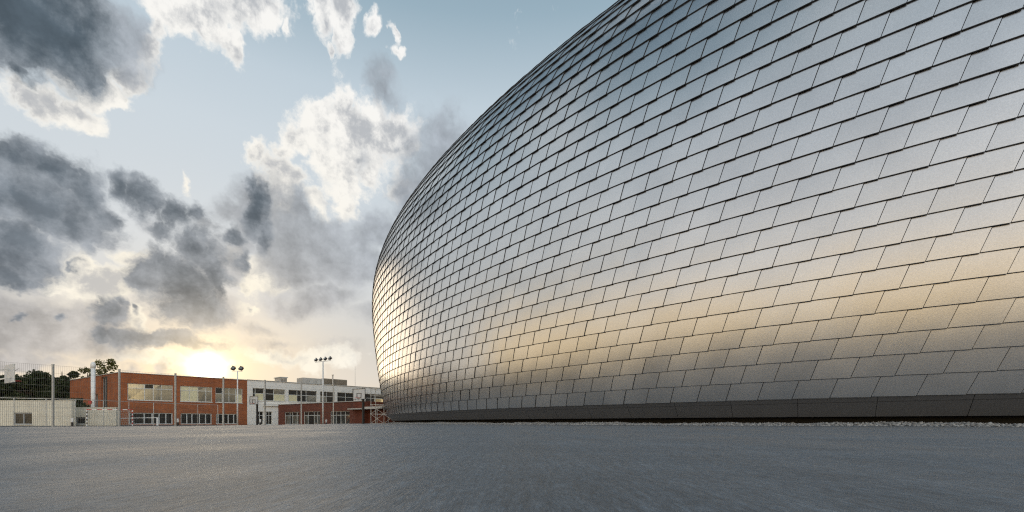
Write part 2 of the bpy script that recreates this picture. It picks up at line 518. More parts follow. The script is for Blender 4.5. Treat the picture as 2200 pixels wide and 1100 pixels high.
def wall_mesh(mb, L, H, ops, reveal=.25, m=0):
    """front wall in the local plane y=0 (outside is -y) with real openings"""
    xs = sorted({0., L, *[o[0] for o in ops], *[o[1] for o in ops]}); zs = sorted({0., H, *[o[2] for o in ops], *[o[3] for o in ops]})
    for i in range(len(xs) - 1):
        for k in range(len(zs) - 1):
            cx, cz = (xs[i] + xs[i + 1]) / 2, (zs[k] + zs[k + 1]) / 2
            if any(o[0] < cx < o[1] and o[2] < cz < o[3] for o in ops): continue
            mb.quad((xs[i], 0, zs[k]), (xs[i + 1], 0, zs[k]), (xs[i + 1], 0, zs[k + 1]), (xs[i], 0, zs[k + 1]), m)
    for a, b, c, d in ops:
        mb.quad((a, 0, c), (a, reveal, c), (a, reveal, d), (a, 0, d), m); mb.quad((b, reveal, c), (b, 0, c), (b, 0, d), (b, reveal, d), m)
        mb.quad((a, 0, d), (a, reveal, d), (b, reveal, d), (b, 0, d), m); mb.quad((a, reveal, c), (a, 0, c), (b, 0, c), (b, reveal, c), m)


def window(parent, o, splits, transom=None, glass='glass', fr='frame', y=.14, panes=None, sill=True, w=.09, name='window', label=None):
    """a window filling opening o: frame mesh with mullions at the given fractions, panes and sill as its sub-parts"""
    a, b, c, d = o
    f = MB()
    f.box(a, b, y, y + .09, c, c + w); f.box(a, b, y, y + .09, d - w, d)
    f.box(a, a + w, y, y + .09, c + w, d - w); f.box(b - w, b, y, y + .09, c + w, d - w)
    cuts = [a + w] + [a + (b - a) * s for s in splits] + [b - w]
    for x in cuts[1:-1]:
        f.box(x - w / 2, x + w / 2, y, y + .09, c + w, d - w)
    if transom:
        zt_ = c + (d - c) * transom
        for i in range(len(cuts) - 1):
            f.box(cuts[i] + (w / 2 if i else 0), cuts[i + 1] - (w / 2 if i < len(cuts) - 2 else 0), y + .004, y + .086, zt_ - w / 2, zt_ + w / 2)
    wo = f.build(name, M[fr], parent)
    if label: wo['label'] = label
    for i in range(len(cuts) - 1):
        x0, x1 = cuts[i], cuts[i + 1]
        zs = [c, d] if not transom else [c, c + (d - c) * transom, d]
        for k in range(len(zs) - 1):
            mt = panes[(i * (len(zs) - 1) + k) % len(panes)] if panes else glass
            pm = MB(); tl = rng.normal(0, .006, 4)
            yy = y + .045
            pm.quad((x0 + .01, yy + tl[0], zs[k] + .01), (x1 - .01, yy + tl[1], zs[k] + .01), (x1 - .01, yy + tl[2], zs[k + 1] - .01), (x0 + .01, yy + tl[3], zs[k + 1] - .01))
            pm.build('pane', M[mt], wo)
    if sill:
        s = MB(); s.box(a - .05, b + .05, -.09, y - .002, c - .08, c - .002); s.build('sill', M['frame'], wo)
    return wo


ZC_ = -COURT   # local z of the plaza level
# red-brick block
F0 = (-62.4, 73.7); F1 = (-27.3, 112.0)
br, dF = frame_obj('school_building', F0, F1)
tag(br, 'two-storey red brick school block with ribbon windows, the sun just above its roof', 'school building')
tt = lambda px: to_t(F0, dF, px)
LB = tt(531); HB = 8.0 + EYE - COURT
zu0, zu1, zl1 = 3.78 + ZC_, 6.48 + ZC_, 1.75 + ZC_
up = [(tt(274), tt(371), zu0, zu1), (tt(387), tt(456), zu0, zu1), (tt(463), tt(521), zu0, zu1)]
lo = [(tt(277), tt(371), .12, zl1), (tt(388), tt(455), .12, zl1), (tt(464), tt(512), .12, zl1)]
w = MB(); wall_mesh(w, LB, HB, up + lo)
w.quad((LB, 0, 0), (LB, 25.2, 0), (LB, 25.2, HB), (LB, 0, HB)); w.quad((LB, 25.2, 0), (-4.05, 25.2, 0), (-4.05, 25.2, HB), (LB, 25.2, HB))
w.build('wall', M['brick'], br)
window(br, up[0], [.37, .56, .74], .72, panes=['glass', 'glass', 'glass', 'glass_dark', 'glass', 'glass', 'glass', 'glass'])
window(br, up[1], [.28, .55, .8], .72, panes=['lit_pane', 'lit_pane', 'lit_pane', 'lit_pane', 'glass', 'glass', 'glass', 'glass'])
window(br, up[2], [.25, .5, .75], .6, panes=['glass', 'glass_dark', 'glass', 'glass', 'glass', 'glass', 'lit_pane', 'glass'])
for q, (o, sp) in enumerate(zip(lo, ([.34, .52, .68, .84], [.2, .36, .6, .8], [.1, .3, .55, .8]))):
    window(br, o, sp, None, 'glass_dark', sill=False, w=.14)
# end wall, set back twice, going away to the left
e0 = Vector((0, 0)); ang = math.atan2(dF.y, dF.x)
endv = Vector((-83.7, 87.7)) - Vector(F0)
loc = lambda v: Vector((v.x * math.cos(-ang) - v.y * math.sin(-ang), v.x * math.sin(-ang) + v.y * math.cos(-ang)))
ev = loc(endv); el = ev.length; eu = ev / el
ew = MB()
eq = empty('end_wall', (0, 0, 0), math.atan2(-eu.y, -eu.x)); eq.parent = br; eq.location = (ev.x, ev.y, 0)
eops = [(el * .13, el * .30, 2.4 + ZC_, 4.6 + ZC_), (el * .52, el * .60, 2.6 + ZC_, 5.0 + ZC_), (el * .66, el * .78, .2, HB - .3)]  # last opening is a corner recess, its shade put into a dark pane
wall_mesh(ew, el, HB - .02, eops, .5)
bpy.data.objects.remove(eq)
rot = math.atan2(-eu.y, -eu.x)
ca, sa = math.cos(rot), math.sin(rot)
tr_ = lambda v: (ev.x + v[0] * ca - v[1] * sa, ev.y + v[0] * sa + v[1] * ca, v[2])
ew.v = [tr_(v) for v in ew.v]
ew.build('end_wall', M['brick'], br)
for o in eops:
    pm = MB(); y = .4
    pm.quad(*[tr_(v) for v in ((o[0], y, o[2]), (o[1], y, o[2]), (o[1], y, o[3]), (o[0], y, o[3]))])
    fm = MB()
    for x in np.linspace(o[0] + .05, o[1] - .05, 4):
        fm.bar((x, y - .05, o[2]), (x, y - .05, o[3]), .07)
    fm.bar((o[0], y - .05, o[3] - .06), (o[1], y - .05, o[3] - .06), .07); fm.bar((o[0], y - .05, o[2] + .06), (o[1], y - .05, o[2] + .06), .07)
    fm.v = [tr_(v) for v in fm.v]
    wo = fm.build('window', M['frame_grey'], br); pm.build('pane', M['glass_dark'], wo)  # in the last opening the dark pane stands in for the recess's shade
rf = MB(); rf.v = [(-.0, 0, HB - .15), (LB, 0, HB - .15), (LB, 25.1, HB - .15), (ev.x, 25.1, HB - .15)]; rf.f = [(0, 1, 2, 3)]; rf.m = [0]
ro = rf.build('roof', M['roof'], br)
cp = MB(); cp.bar((-.05, -.0, HB + .04), (LB, -.0, HB + .04), .3, .08); cp.bar((0, 0, HB + .035), (ev.x, ev.y, HB + .035), .3, .08)
cp.build('coping', M['flashing'], ro)

# white block
ws = empty('school_building', (F0[0] + dF.x * (LB + .02), F0[1] + dF.y * (LB + .02), COURT), ang)
tag(ws, 'long white rendered school block with a ribbon of windows above the brick annexe', 'school building')
tw = lambda px: tt(px) - LB - .02
LW = tw(905); HW = HB + .05
zw0, zw1 = 4.35 + ZC_, 6.72 + ZC_
wops = [(tw(a), tw(b), zw0, zw1) for a, b in ((543, 613), (620, 681), (688, 719), (725, 761), (785, 850))]
lops = [(tw(550), tw(566), .05, 2.25 + ZC_), (tw(572), tw(585), .05, 2.25 + ZC_)]
w = MB(); wall_mesh(w, LW, HW, wops + lops, .35)
w.quad((0, 24, 0), (0, 0, 0), (0, 0, HW), (0, 24, HW)); w.quad((LW, 0, 0), (LW, 24, 0), (LW, 24, HW), (LW, 0, HW)); w.quad((LW, 24, 0), (0, 24, 0), (0, 24, HW), (LW, 24, HW))
w.build('wall', M['white_render'], ws)
pn = [['glass_dark', 'glass_dark', 'lit_pane', 'glass_dark', 'glass_dark', 'glass_dark', 'lit_pane', 'glass'], ['lit_pane', 'glass_dark', 'glass_dark', 'glass_dark', 'glass', 'glass_dark'],
      ['glass', 'glass_dark', 'glass_dark', 'glass_dark'], ['glass_dark', 'glass_dark', 'glass_dark', 'glass_dark'], ['glass_dark', 'glass_dark', 'glass', 'glass_dark']]
for o, sp, pp in zip(wops, ([.08, .33, .64], [.3, .62], [.45], [.5], [.3, .6]), pn):
    window(ws, o, sp, .58, panes=pp, y=.2)
for o in lops:
    window(ws, o, [.5], .7, 'glass_dark', fr='frame', sill=False, y=.2, name='door')
b_ = MB(); b_.box(tw(565), LW, -.35, -.003, 3.35 + ZC_, 3.85 + ZC_); b_.build('ledge', M['white_render'], ws)
rf = MB(); rf.quad((0, 0, HW - .1), (LW, 0, HW - .1), (LW, 24, HW - .1), (0, 24, HW - .1)); ro = rf.build('roof', M['roof'], ws)
cp = MB(); cp.bar((0, 0, HW + .05), (LW, 0, HW + .05), .3, .1); cp.build('coping', M['flashing'], ro)


def roofbox(name, label, cat, px0, px1, back, h, mt, extra):
    t0, t1 = tw(px0), tw(px1)
    e = empty(name, (0, 0, 0), ang)
    base_ = Vector((F0[0], F0[1])) + Vector((dF.x, dF.y)) * (LB + .02 + t0) + Vector((-dF.y, dF.x)) * back
    e.location = (base_.x, base_.y, COURT + HW - .1)
    tag(e, label, cat)
    L = t1 - t0
    b = MB(); b.box(0, L, 0, 3, .003, h); b.build('housing', M[mt], e)
    extra(e, L, h)
    return e


def x_vent(e, L, h):
    c = MB(); c.box(-.15, L + .15, -.15, 3.15, h + .003, h + .16); c.build('lid', M['flashing'], e)
    for i in range(2):
        w_ = MB(); a = L * (.08 + .47 * i)
        for k in range(5):
            w_.box(a, a + L * .37, -.06, -.004, h * .3 + k * h * .12, h * .36 + k * h * .12)
        w_.build('louver', M['louver'], e)


def x_duct(e, L, h):
    for k in range(2):
        d = MB(); x = L * (.25 + .35 * k)
        d.v = [(x, -.05, .1), (x + L * .3, -.05, .1), (x + L * .15, -.05, h * .95), (x, -.3, .1), (x + L * .3, -.3, .1), (x + L * .15, -.3, h * .95)]
        d.f = [(3, 4, 5), (0, 3, 5, 2), (4, 1, 2, 5), (0, 1, 4, 3)]; d.m = [0] * 4
        d.build('hood', M['flashing'], e)


def x_louv(e, L, h):
    for i in range(6):
        w_ = MB(); a = L * (.02 + .16 * i)
        for k in range(6):
            w_.box(a, a + L * .14, -.08, -.004, h * .1 + k * h * .14, h * .17 + k * h * .14)
        w_.build('louver', M['louver'], e)
    pmb = MB(); pmb.tube([(L * .33, -.5, 0), (L * .33, -.5, h + .75)], .14); pmb.tube([(L * .33, -.5, h + .75), (L * .33, -.5, h + .9)], .22); pmb.build('flue', M['duct'], e)


roofbox('roof_vent', 'small cream roof vent box with two louvred openings on the white school roof', 'roof vent', 619.5, 634, 4, 1.35, 'duct', x_vent)
roofbox('air_handling_unit', 'pale metal air handling unit with two triangular hoods on the white school roof', 'roof unit', 664, 708, 3, 1.6, 'duct', x_duct)
roofbox('air_handling_unit', 'brownish louvred air handling unit with a flue pipe on the white school roof', 'roof unit', 709.5, 760, 3, 1.75, 'louver', x_louv)
for nm_, px, top, lab in (('lightning_rod', 763, 789, 'thin tall lightning rod standing on the white school roof'),):
    pb = at(px, 838, 108)
    e = MB(); e.tube([(0, 0, 0), (0, 0, 2.2), (0, 0, 5.2)], [.05, .035, .02], 8); o = e.build(nm_, M['steel']); o.location = (pb.x, pb.y, COURT + HW - .1); tag(o, lab, 'lightning rod')

# brick annexe standing at right angles to the school
AX0, AX1 = (-43.5, 86.2), (-23.0, 71.4)
an, dA = frame_obj('school_annexe', AX0, AX1)
tag(an, 'single-storey dark red brick annexe with glazed doors and pale roof edge', 'annexe')
ta = lambda px: to_t(AX0, dA, px)
LA, HA = ta(780), 3.42 + ZC_
aops = [(ta(611), ta(643), .05, 2.05 + ZC_), (ta(652), ta(688), .05, 2.05 + ZC_), (ta(709), ta(751), .05, 2.0 + ZC_)]
w = MB(); wall_mesh(w, LA, HA, aops, .3)
w.quad((LA, 0, 0), (LA, 9, 0), (LA, 9, HA), (LA, 0, HA)); w.quad((LA, 9, 0), (3, 9, 0), (3, 9, HA), (LA, 9, HA))
w.build('wall', M['brick_dark'], an)
for o, sp in zip(aops, ([.33, .5, .8], [.25, .6, .8], [.3, .52, .75])):
    window(an, o, sp, .7, panes=['glass', 'glass_dark', 'glass_dark', 'glass_dark', 'glass', 'glass_dark'], sill=False, y=.15, name='glazed_door')
rf = MB(); rf.quad((0, 0, HA - .05), (LA, 0, HA - .05), (LA, 9, HA - .05), (3, 9, HA - .05)); ro = rf.build('roof', M['roof'], an)
cp = MB(); cp.bar((0, -.02, HA + .05), (LA + .1, -.02, HA + .05), .3, .1); cp.build('coping', M['flashing'], ro)
pc = MB(); pc.box(LA + .003, LA + 4.2, 1.0, 8, 0, 2.35 + ZC_); pc.build('porch_wall', M['brick_dark'], an)
pc = MB(); pc.box(LA - 2.6, LA + 4.6, -1.0, -.003, 2.15 + ZC_, 2.32 + ZC_); pc.box(LA + .003, LA + 4.6, -.003, 8.2, 2.36 + ZC_, 2.55 + ZC_); pc.build('canopy', M['flashing'], an)
for x in (LA + 1.2, LA + 4.3):
    pc = MB(); pc.tube([(x, -.7, 0), (x, -.7, 2.15 + ZC_)], .06, 8); pc.build('canopy_post', M['steel'], an)

# white garden walls
def gwall(label, px0, px1, Y, ztop, wins):
    a = at(px0, HZ, Y); b = at(px1, HZ, Y)
    e = empty('garden_wall', (a.x, Y, COURT)); tag(e, label, 'wall')
    L = b.x - a.x; H = ztop - COURT
    ops = [((q0 - px0) / FPX * Y, (q1 - px0) / FPX * Y, z0 - COURT, z1 - COURT) for q0, q1, z0, z1 in wins]
    w = MB(); wall_mesh(w, L, H, ops, .3)
    w.quad((L, 0, 0), (L, .6, 0), (L, .6, H), (L, 0, H)); w.quad((0, .6, 0), (0, 0, 0), (0, 0, H), (0, .6, H)); w.quad((0, 0, H), (L, 0, H), (L, .6, H), (0, .6, H)); w.quad((L, .6, 0), (0, .6, 0), (0, .6, H), (L, .6, H))
    w.build('wall_body', M['garden_white'], e)
    c = MB(); c.box(-.04, L + .04, -.05, .65, H + .002, H + .07); c.build('coping', M['garden_white'], e)
    for o in ops:
        window(e, o, [.5] if o[1] - o[0] > 2 else [], None, 'glass_dark', fr='frame_grey', sill=True, w=.16)
    return e


gwall('tall cream garden wall with a pair of grey-framed dark windows', -70, 153.5, 60, 47 * 60 / FPX + EYE, [(28, 69, -.15, 1.42)])
gwall('low cream garden wall with one small dark window behind the goal', 153.5, 249, 62.5, 32 * 62.5 / FPX + EYE, [(162, 183, -.1, .85)])

# white round column behind the low garden wall
b = at(200, HZ, 66)
cl = empty('round_column', (b.x, 66, COURT)); tag(cl, 'thick white round column with rounded cap rising behind the low garden wall', 'column')
s = MB(); s.tube([(0, 0, 0), (0, 0, 8.2)], .25, 16); s.build('shaft', M['white_steel'], cl, True)
s = MB(); s.tube([(0, 0, 8.203), (0, 0, 8.75), (0, 0, 8.95), (0, 0, 9.05)], [.29, .29, .2, .06], 16); s.build('cap', M['white_steel'], cl, True)
s = MB(); s.box(-.28, .08, -.42, -.252, 3.1, 3.5); s.build('alarm_box', M['red'], cl)

# ------------------------------------------------------------------ fences
fence = empty('ball_stop_fence', (-44.4, 44.8, COURT))
tag(fence, 'tall wire mesh ball-stop fence on square steel posts along the sports court', 'fence')
st = Vector((2.94, 4.1, 0)); FH = 6.0
for i in range(-1, 10):
    pm = MB(); q = st * i
    pm.box(q.x - .07, q.x + .07, q.y - .07, q.y + .07, 0, FH); pm.box(q.x - .09, q.x + .09, q.y - .09, q.y + .09, FH + .002, FH + .06)
    pm.build('post', M['steel'], fence)
for i in range(-1, 9):
    pm = MB(); a = st * i
    for k in range(1, 38):
        q = a + st * (k / 38)
        pm.bar((q.x, q.y, .05), (q.x, q.y, FH - .05), .007)
    for z in [.06, 1.0, 1.9, 2.8, 3.4, 4.0, 4.6, 5.2, FH - .06]:
        pm.bar((a.x, a.y, z), (a.x + st.x, a.y + st.y, z), .012)
    pm.build('mesh_panel', M['wire'], fence)

lf = empty('pitch_fence', (-58.6, 54, COURT)); tag(lf, 'lower wire mesh fence with top rail in front of the cream garden walls', 'fence')
pts = [at(px, HZ, Y) for px, Y in ((-45, 52.5), (30, 54), (99, 55.5), (162, 57.3), (222, 60), (277, 63.5), (330, 67), (378, 70), (425, 73), (468, 75.5))]
o0 = Vector((-58.6, 54, EYE))
rel = [q - o0 for q in pts]
hh = 3.25
for q in rel:
    pm = MB(); pm.tube([(q.x, q.y, 0), (q.x, q.y, hh)], .045, 8); pm.build('post', M['steel'], lf)
for a, b in zip(rel[:-1], rel[1:]):
    pm = MB()
    for k in range(1, 18):
        q = a.lerp(b, k / 18); pm.bar((q.x, q.y, .05), (q.x, q.y, hh - .05), .006)
    for z in np.linspace(.1, hh - .3, 8): pm.bar((a.x, a.y, z), (b.x, b.y, z), .008)
    pm.build('mesh_panel', M['wire'], lf)
    pm = MB(); pm.bar((a.x, a.y, hh + .03), (b.x, b.y, hh + .03), .06); pm.build('top_rail', M['steel'], lf)

# ------------------------------------------------------------------ court furniture
gl = empty('handball_goal', (at(187, HZ, 56).x, 56, COURT)); tag(gl, 'handball goal with red, white and black banded frame in front of the low wall', 'goal')
GW, GH = 4.5, 2.0


def banded(name, a, b, n, mats):
    mb = MB(); a, b = Vector(a), Vector(b)
    for i in range(n):
        mb.bar(a.lerp(b, i / n), a.lerp(b, (i + 1) / n), .085, m=i % 2)
    return mb.build(name, mats, gl)


banded('goal_post', (0, 0, 0), (0, 0, GH - .043), 9, [M['white_steel'], M['dark_steel']])
banded('goal_post', (GW, 1.2, 0), (GW, 1.2, GH - .043), 9, [M['white_steel'], M['red']])
banded('crossbar', (-.05, 0, GH), (GW + .05, 1.2, GH), 9, [M['red'], M['white_steel']])
nb = MB()
for k in range(22):
    x = GW * (k + .5) / 22; y = 1.2 * (k + .5) / 22; nb.bar((x, y, GH - .03), (x - .3, y + .9, .03), .012)
for k in range(9):
    f = k / 9; nb.bar((-.3 * f, .9 * f, GH * (1 - f)), (GW - .3 * f, 1.2 + .9 * f, GH * (1 - f)), .012)
nb.build('net', M['net'], gl)

rl = empty('railing', (at(249, HZ, 66).x, 66, COURT)); tag(rl, 'low white steel rail on posts in front of the brick school windows', 'railing')
L = (340 - 249) / FPX * 66
s = MB(); s.bar((0, 0, 1.02), (L, 0, 1.13), .08); s.build('top_rail', M['white_steel'], rl)
for x, z in ((.05, 1.0), (L - .1, 1.08)):
    s = MB(); s.box(x - .1, x + .1, -.08, .08, 0, z); s.build('post', M['white_steel'], rl)

bl = None
for px, Y, lab in ((155, 46.6, 'black bollard with white top beside the edge of the tall garden wall'), (382, 53.6, 'black bollard with white top below the middle ribbon of brick school windows'),
                   (559, 60.6, 'black bollard with white top in front of the white school doors'), (701, 68.6, 'black bollard with white top at the foot of the four-lamp mast'),
                   (807, 72, 'black bollard with white top beside the scaffold tower')):
    e = empty('bollard', (at(px, HZ, Y).x, Y, COURT)); tag(e, lab, 'bollard', 'black and white bollards along the court')
    s = MB(); s.tube([(0, 0, 0), (0, 0, .45)], .1, 10); s.build('shaft', M['dark_steel'], e, False)
    s = MB(); s.tube([(0, 0, .452), (0, 0, .84), (0, 0, .87)], [.11, .11, .08], 10); s.build('bollard_head', M['white_steel'], e, False)


def hoop(label, px, py_bot, Y, yaw, postdir, two_arms=True, fr='dark_steel'):
    """basketball hoop; local -y faces the court"""
    b = at(px, py_bot, Y)
    e = empty('basketball_hoop', (b.x, Y, COURT), yaw); tag(e, label, 'basketball hoop', 'basketball hoops round the court')
    z = b.z - COURT
    s = MB(); s.box(-.9, .9, -.03, .0, z, z + 1.05); s.build('backboard', M['board'], e)
    s = MB()
    for a_, c_ in (((-.9, z), (.9, z)), ((-.9, z + 1.05), (.9, z + 1.05)), ((-.9, z), (-.9, z + 1.05)), ((.9, z), (.9, z + 1.05)), ((-.3, z + .15), (.3, z + .15)), ((-.3, z + .6), (.3, z + .6)), ((-.3, z + .15), (-.3, z + .6)), ((.3, z + .15), (.3, z + .6))):
        s.bar((a_[0], -.045, a_[1]), (c_[0], -.045, c_[1]), .075, .03)
    s.build('board_frame', M[fr], e)
    s = MB(); ringp = [(.225 * math.cos(t), -.30 + .225 * math.sin(t), z + .12) for t in np.linspace(0, 2 * math.pi, 17)]
    s.tube(ringp, .018, 6, cap=False); s.bar((0, -.03, z + .12), (0, -.09, z + .12), .1); s.build('rim', M['red'], e)
    s = MB(); s.bar((-.4, 0, z + .3), (0, postdir, z - .1), .07); s.bar((.4, 0, z + .3), (0, postdir, z - .1), .07); s.bar((0, 0, z + .8), (0, postdir, z + .5), .07); s.build('support_arm', M['steel'], e)
    s = MB(); s.box(-.09, .09, postdir - .09, postdir + .09, 0, z + .55); s.build('post', M['dark_steel'] if fr == 'dark_steel' else M['steel'], e)
    return e


hoop('basketball hoop with small white backboard in front of the white school corner', 546, 868.5, 60, R(-31), .4)
hoop('basketball hoop with wide white backboard in a black frame near the hall', 772, 857.5, 47, R(-31), .5)
hoop('basketball hoop seen almost edge-on in front of the dark trees', 19, 822, 27.5, R(149), 1.1, fr='steel')


def floodlight(label, px, Y, zt, xs, yaw, pw):
    e = empty('floodlight_mast', (at(px, HZ, Y).x, Y, COURT), yaw); tag(e, label, 'floodlight mast', 'floodlight masts of the sports court')
    s = MB(); s.tube([(0, 0, 0), (0, 0, zt * .5), (0, 0, zt)], [pw, pw * .8, pw * .6], 12); s.build('pole', M['white_steel'], e, True)
    s = MB(); s.bar((xs[0] - .15, 0, zt + .04), (xs[-1] + .15, 0, zt + .04), .08); s.build('crossarm', M['white_steel'], e)
    for x in xs:
        s = MB()
        # tilted box lamp with a hood, leaning to the court
        s.box(-.24, .24, -.12, .16, -.22, .22); s.box(-.26, .26, -.2, -.12, .2, .24); s.bar((-.2, 0, -.3), (.2, 0, -.3), .05); s.bar((0, 0, -.3), (0, 0, -.22), .06)
        t = R(38); rl_ = R(22)
        s.v = [(a * math.cos(rl_) + c * math.sin(rl_), b, c * math.cos(rl_) - a * math.sin(rl_)) for a, b, c in s.v]
        s.v = [(x + a, b * math.cos(t) + c * math.sin(t), zt + .42 + c * math.cos(t) - b * math.sin(t)) for a, b, c in s.v]
        lo_ = s.build('lamp', M['lamp_body'], e)
        s = MB(); s.quad((-.2, -.123, -.18), (.2, -.123, -.18), (.2, -.123, .18), (-.2, -.123, .18))
        s.v = [(a * math.cos(rl_) + c * math.sin(rl_), b, c * math.cos(rl_) - a * math.sin(rl_)) for a, b, c in s.v]
        s.v = [(x + a, b * math.cos(t) + c * math.sin(t), zt + .42 + c * math.cos(t) - b * math.sin(t)) for a, b, c in s.v]
        s.build('lens', M['lamp_glass'], lo_)
    return e


floodlight('tall white floodlight mast with four lamps in front of the white school', 694, 72, 131 * 72 / FPX + EYE - COURT, (-1.75, -.6, .55, 1.7), R(-32), .15)
floodlight('slim floodlight mast with two lamps in front of the brick school corner', 510.3, 64, 110 * 64 / FPX + EYE - COURT, (-.55, .45), R(10), .11)

# scaffold tower beside the hall
sc = empty('scaffold_tower', (at(797, HZ, 64).x, 64, COURT)); tag(sc, 'open steel scaffold tower with crossed braces beside the silver hall', 'scaffold')
SW, SD, SH = 3.6, 2.2, 5.2
for x in (0, SW / 2, SW):
    for y in (0, SD):
        s = MB(); s.tube([(x, y, 0), (x, y, SH + (1.3 if (x, y) == (SW / 2, 0) else 0))], .05, 8); s.build('upright', M['steel'], sc)
for z in (.3, 1.6, 2.9, 4.2, SH - .1):
    s = MB()
    for y in (-.06, SD + .06): s.bar((-.1, y, z), (SW + .1, y, z), .05)
    for x in (-.06, SW + .06): s.bar((x, -.1, z + .06), (x, SD + .1, z + .06), .05)
    s.build('ledger', M['steel'], sc)
for x0 in (0, SW / 2):
    for k in range(2):
        s = MB(); z0, z1 = .3 + k * 1.3, 1.6 + k * 1.3
        s.bar((x0, -.12, z0), (x0 + SW / 2, -.12, z1), .04); s.bar((x0 + SW / 2, -.17, z0), (x0, -.17, z1), .04); s.build('brace', M['steel'], sc)

# ------------------------------------------------------------------ trees
def tree(label, x, y, h, rad, zc, mt, nleaf, leaf, seed, group, sparse=1., lumps=16, base=COURT):
    r = np.random.default_rng(seed)
    e = empty('tree', (x, y, base)); tag(e, label, 'tree', group)
    tk = MB(); tr = .03 * h
    tk.tube([(0, 0, 0), (.05, .02, h * .3), (-.05, .05, h * .6), (.02, 0, h * .85)], [tr, tr * .8, tr * .5, tr * .15], 8)
    for i in range(9):
        t = r.uniform(0, 2 * math.pi); z0 = h * r.uniform(.3, .65); l = rad * r.uniform(.6, .95)
        tk.tube([(0, 0, z0), (math.cos(t) * l * .5, math.sin(t) * l * .5, z0 + l * .35), (math.cos(t) * l, math.sin(t) * l, z0 + l * .8)], [tr * .4, tr * .25, tr * .06], 6)
    tk.build('trunk', M['bark'], e, True)
    cz = (zc + h) / 2; hz_ = (h - zc) / 2
    d = r.normal(size=(lumps, 3)); d /= np.linalg.norm(d, axis=1)[:, None]
    C_ = d * np.array([rad, rad, hz_]) * r.uniform(.35, .82, (lumps, 1)); C_[:, 2] += cz
    lr = rad * r.uniform(.22, .42, lumps)
    idx = r.integers(0, lumps, nleaf)
    o = r.normal(size=(nleaf, 3)); o /= np.linalg.norm(o, axis=1)[:, None]
    P = C_[idx] + o * (lr[idx] * r.uniform(.35, 1.12, nleaf) ** sparse)[:, None] * np.array([1, 1, .85])
    a = r.normal(size=(nleaf, 3)); a /= np.linalg.norm(a, axis=1)[:, None]
    b = np.cross(a, r.normal(size=(nleaf, 3))); b /= np.linalg.norm(b, axis=1)[:, None]
    sc_ = leaf * r.uniform(.6, 1.4, (nleaf, 1))
    V = np.stack([P - a * sc_, P - b * sc_ * .55, P + a * sc_, P + b * sc_ * .55], 1).reshape(-1, 3)
    np_mesh('crown', V, np.arange(nleaf * 4).reshape(-1, 4), M[mt], e)
    return e


GT = 'dark trees behind the cream garden wall'
for i, (px, top, Y, rad, lab) in enumerate(((-22, 786, 88, 4.6, 'dark tree at the frame edge behind the edge-on basketball hoop'),
                                            (28, 792, 92, 4.2, 'dark round tree right of the edge-on hoop, with a pointed top'),
                                            (66, 795, 90, 3.9, 'dark bushy tree above the pair of grey-framed windows'),
                                            (100, 796, 93, 3.6, 'dark tree directly behind the first tall fence post'),
                                            (133, 789, 91, 3.4, 'dark tallest-topped tree next to the brick school end wall'))):
    q = at(px, top, Y)
    tree(lab, q.x, Y, (q.z - COURT) * 1.09, rad, .8, 'leaf_dark', 8500, .30, 20 + i, GT, lumps=34)
for i, (px, top, Y, rad, zc, lab) in enumerate(((188, 787, 108, 1.9, 6.5, 'small olive tree peeping over the brick roof left of the white column'),
                                                (225, 768, 112, 3.1, 6.5, 'feathery yellow-green tree above the brick school roof right of the white column'))):
    q = at(px, top, Y)
    tree(lab, q.x, Y, (q.z - COURT) * 1.04, rad, zc, 'leaf_olive', 2200 if i else 1000, .24, 60 + i, 'olive trees behind the brick school', .8, 14)
q = at(75, HZ, 72)
hd = empty('hedge', (q.x, 72, COURT)); tag(hd, 'dense dark hedge along the back of the tall garden wall', 'hedge')
nl = 9000; P = rng.uniform((-8.5, -.8, .2), (8.2, .8, 3.6), (nl, 3)); P[:, 2] *= 1 + .12 * np.sin(P[:, 0] * 1.3) + .08 * np.sin(P[:, 0] * 3.1)
a = rng.normal(size=(nl, 3)); a /= np.linalg.norm(a, axis=1)[:, None]; b = np.cross(a, rng.normal(size=(nl, 3))); b /= np.linalg.norm(b, axis=1)[:, None]
s_ = .2 * rng.uniform(.6, 1.4, (nl, 1))
np_mesh('foliage', np.stack([P - a * s_, P - b * s_ * .6, P + a * s_, P + b * s_ * .6], 1).reshape(-1, 3), np.arange(nl * 4).reshape(-1, 4), M['leaf_dark'], hd)
for x in np.linspace(-8, 8, 9):
    tk = MB(); tk.tube([(x, 0, 0), (x, 0, 2.6)], [.08, .03], 6); tk.build('stem', M['bark'], hd)

# ------------------------------------------------------------------ sky
SUN_AZ, SUN_EL = math.atan2(445 - CXP, FPX), math.atan2(HZ - 792, math.hypot(445 - CXP, FPX))
SUN = Vector((math.sin(SUN_AZ) * math.cos(SUN_EL), math.cos(SUN_AZ) * math.cos(SUN_EL), math.sin(SUN_EL)))
world = bpy.data.worlds.new('World'); scene.world = world; world.use_nodes = True
nt = world.node_tree; nt.nodes.clear()
LK = nt.links.new


def mth(op, a, b=None, c=None, clamp=False):
    n = nt.nodes.new('ShaderNodeMath'); n.operation = op; n.use_clamp = clamp
    for i, x in enumerate((a, b, c)):
        if x is None: continue
        if hasattr(x, 'is_output'): LK(x, n.inputs[i])
        else: n.inputs[i].default_value = x
    return n.outputs[0]


def sstep(x, lo, hi, a=0., b=1.):
    n = nt.nodes.new('ShaderNodeMapRange'); n.interpolation_type = 'SMOOTHSTEP'
    LK(x, n.inputs[0])
    for i, v in ((1, lo), (2, hi), (3, a), (4, b)): n.inputs[i].default_value = v
    return n.outputs[0]


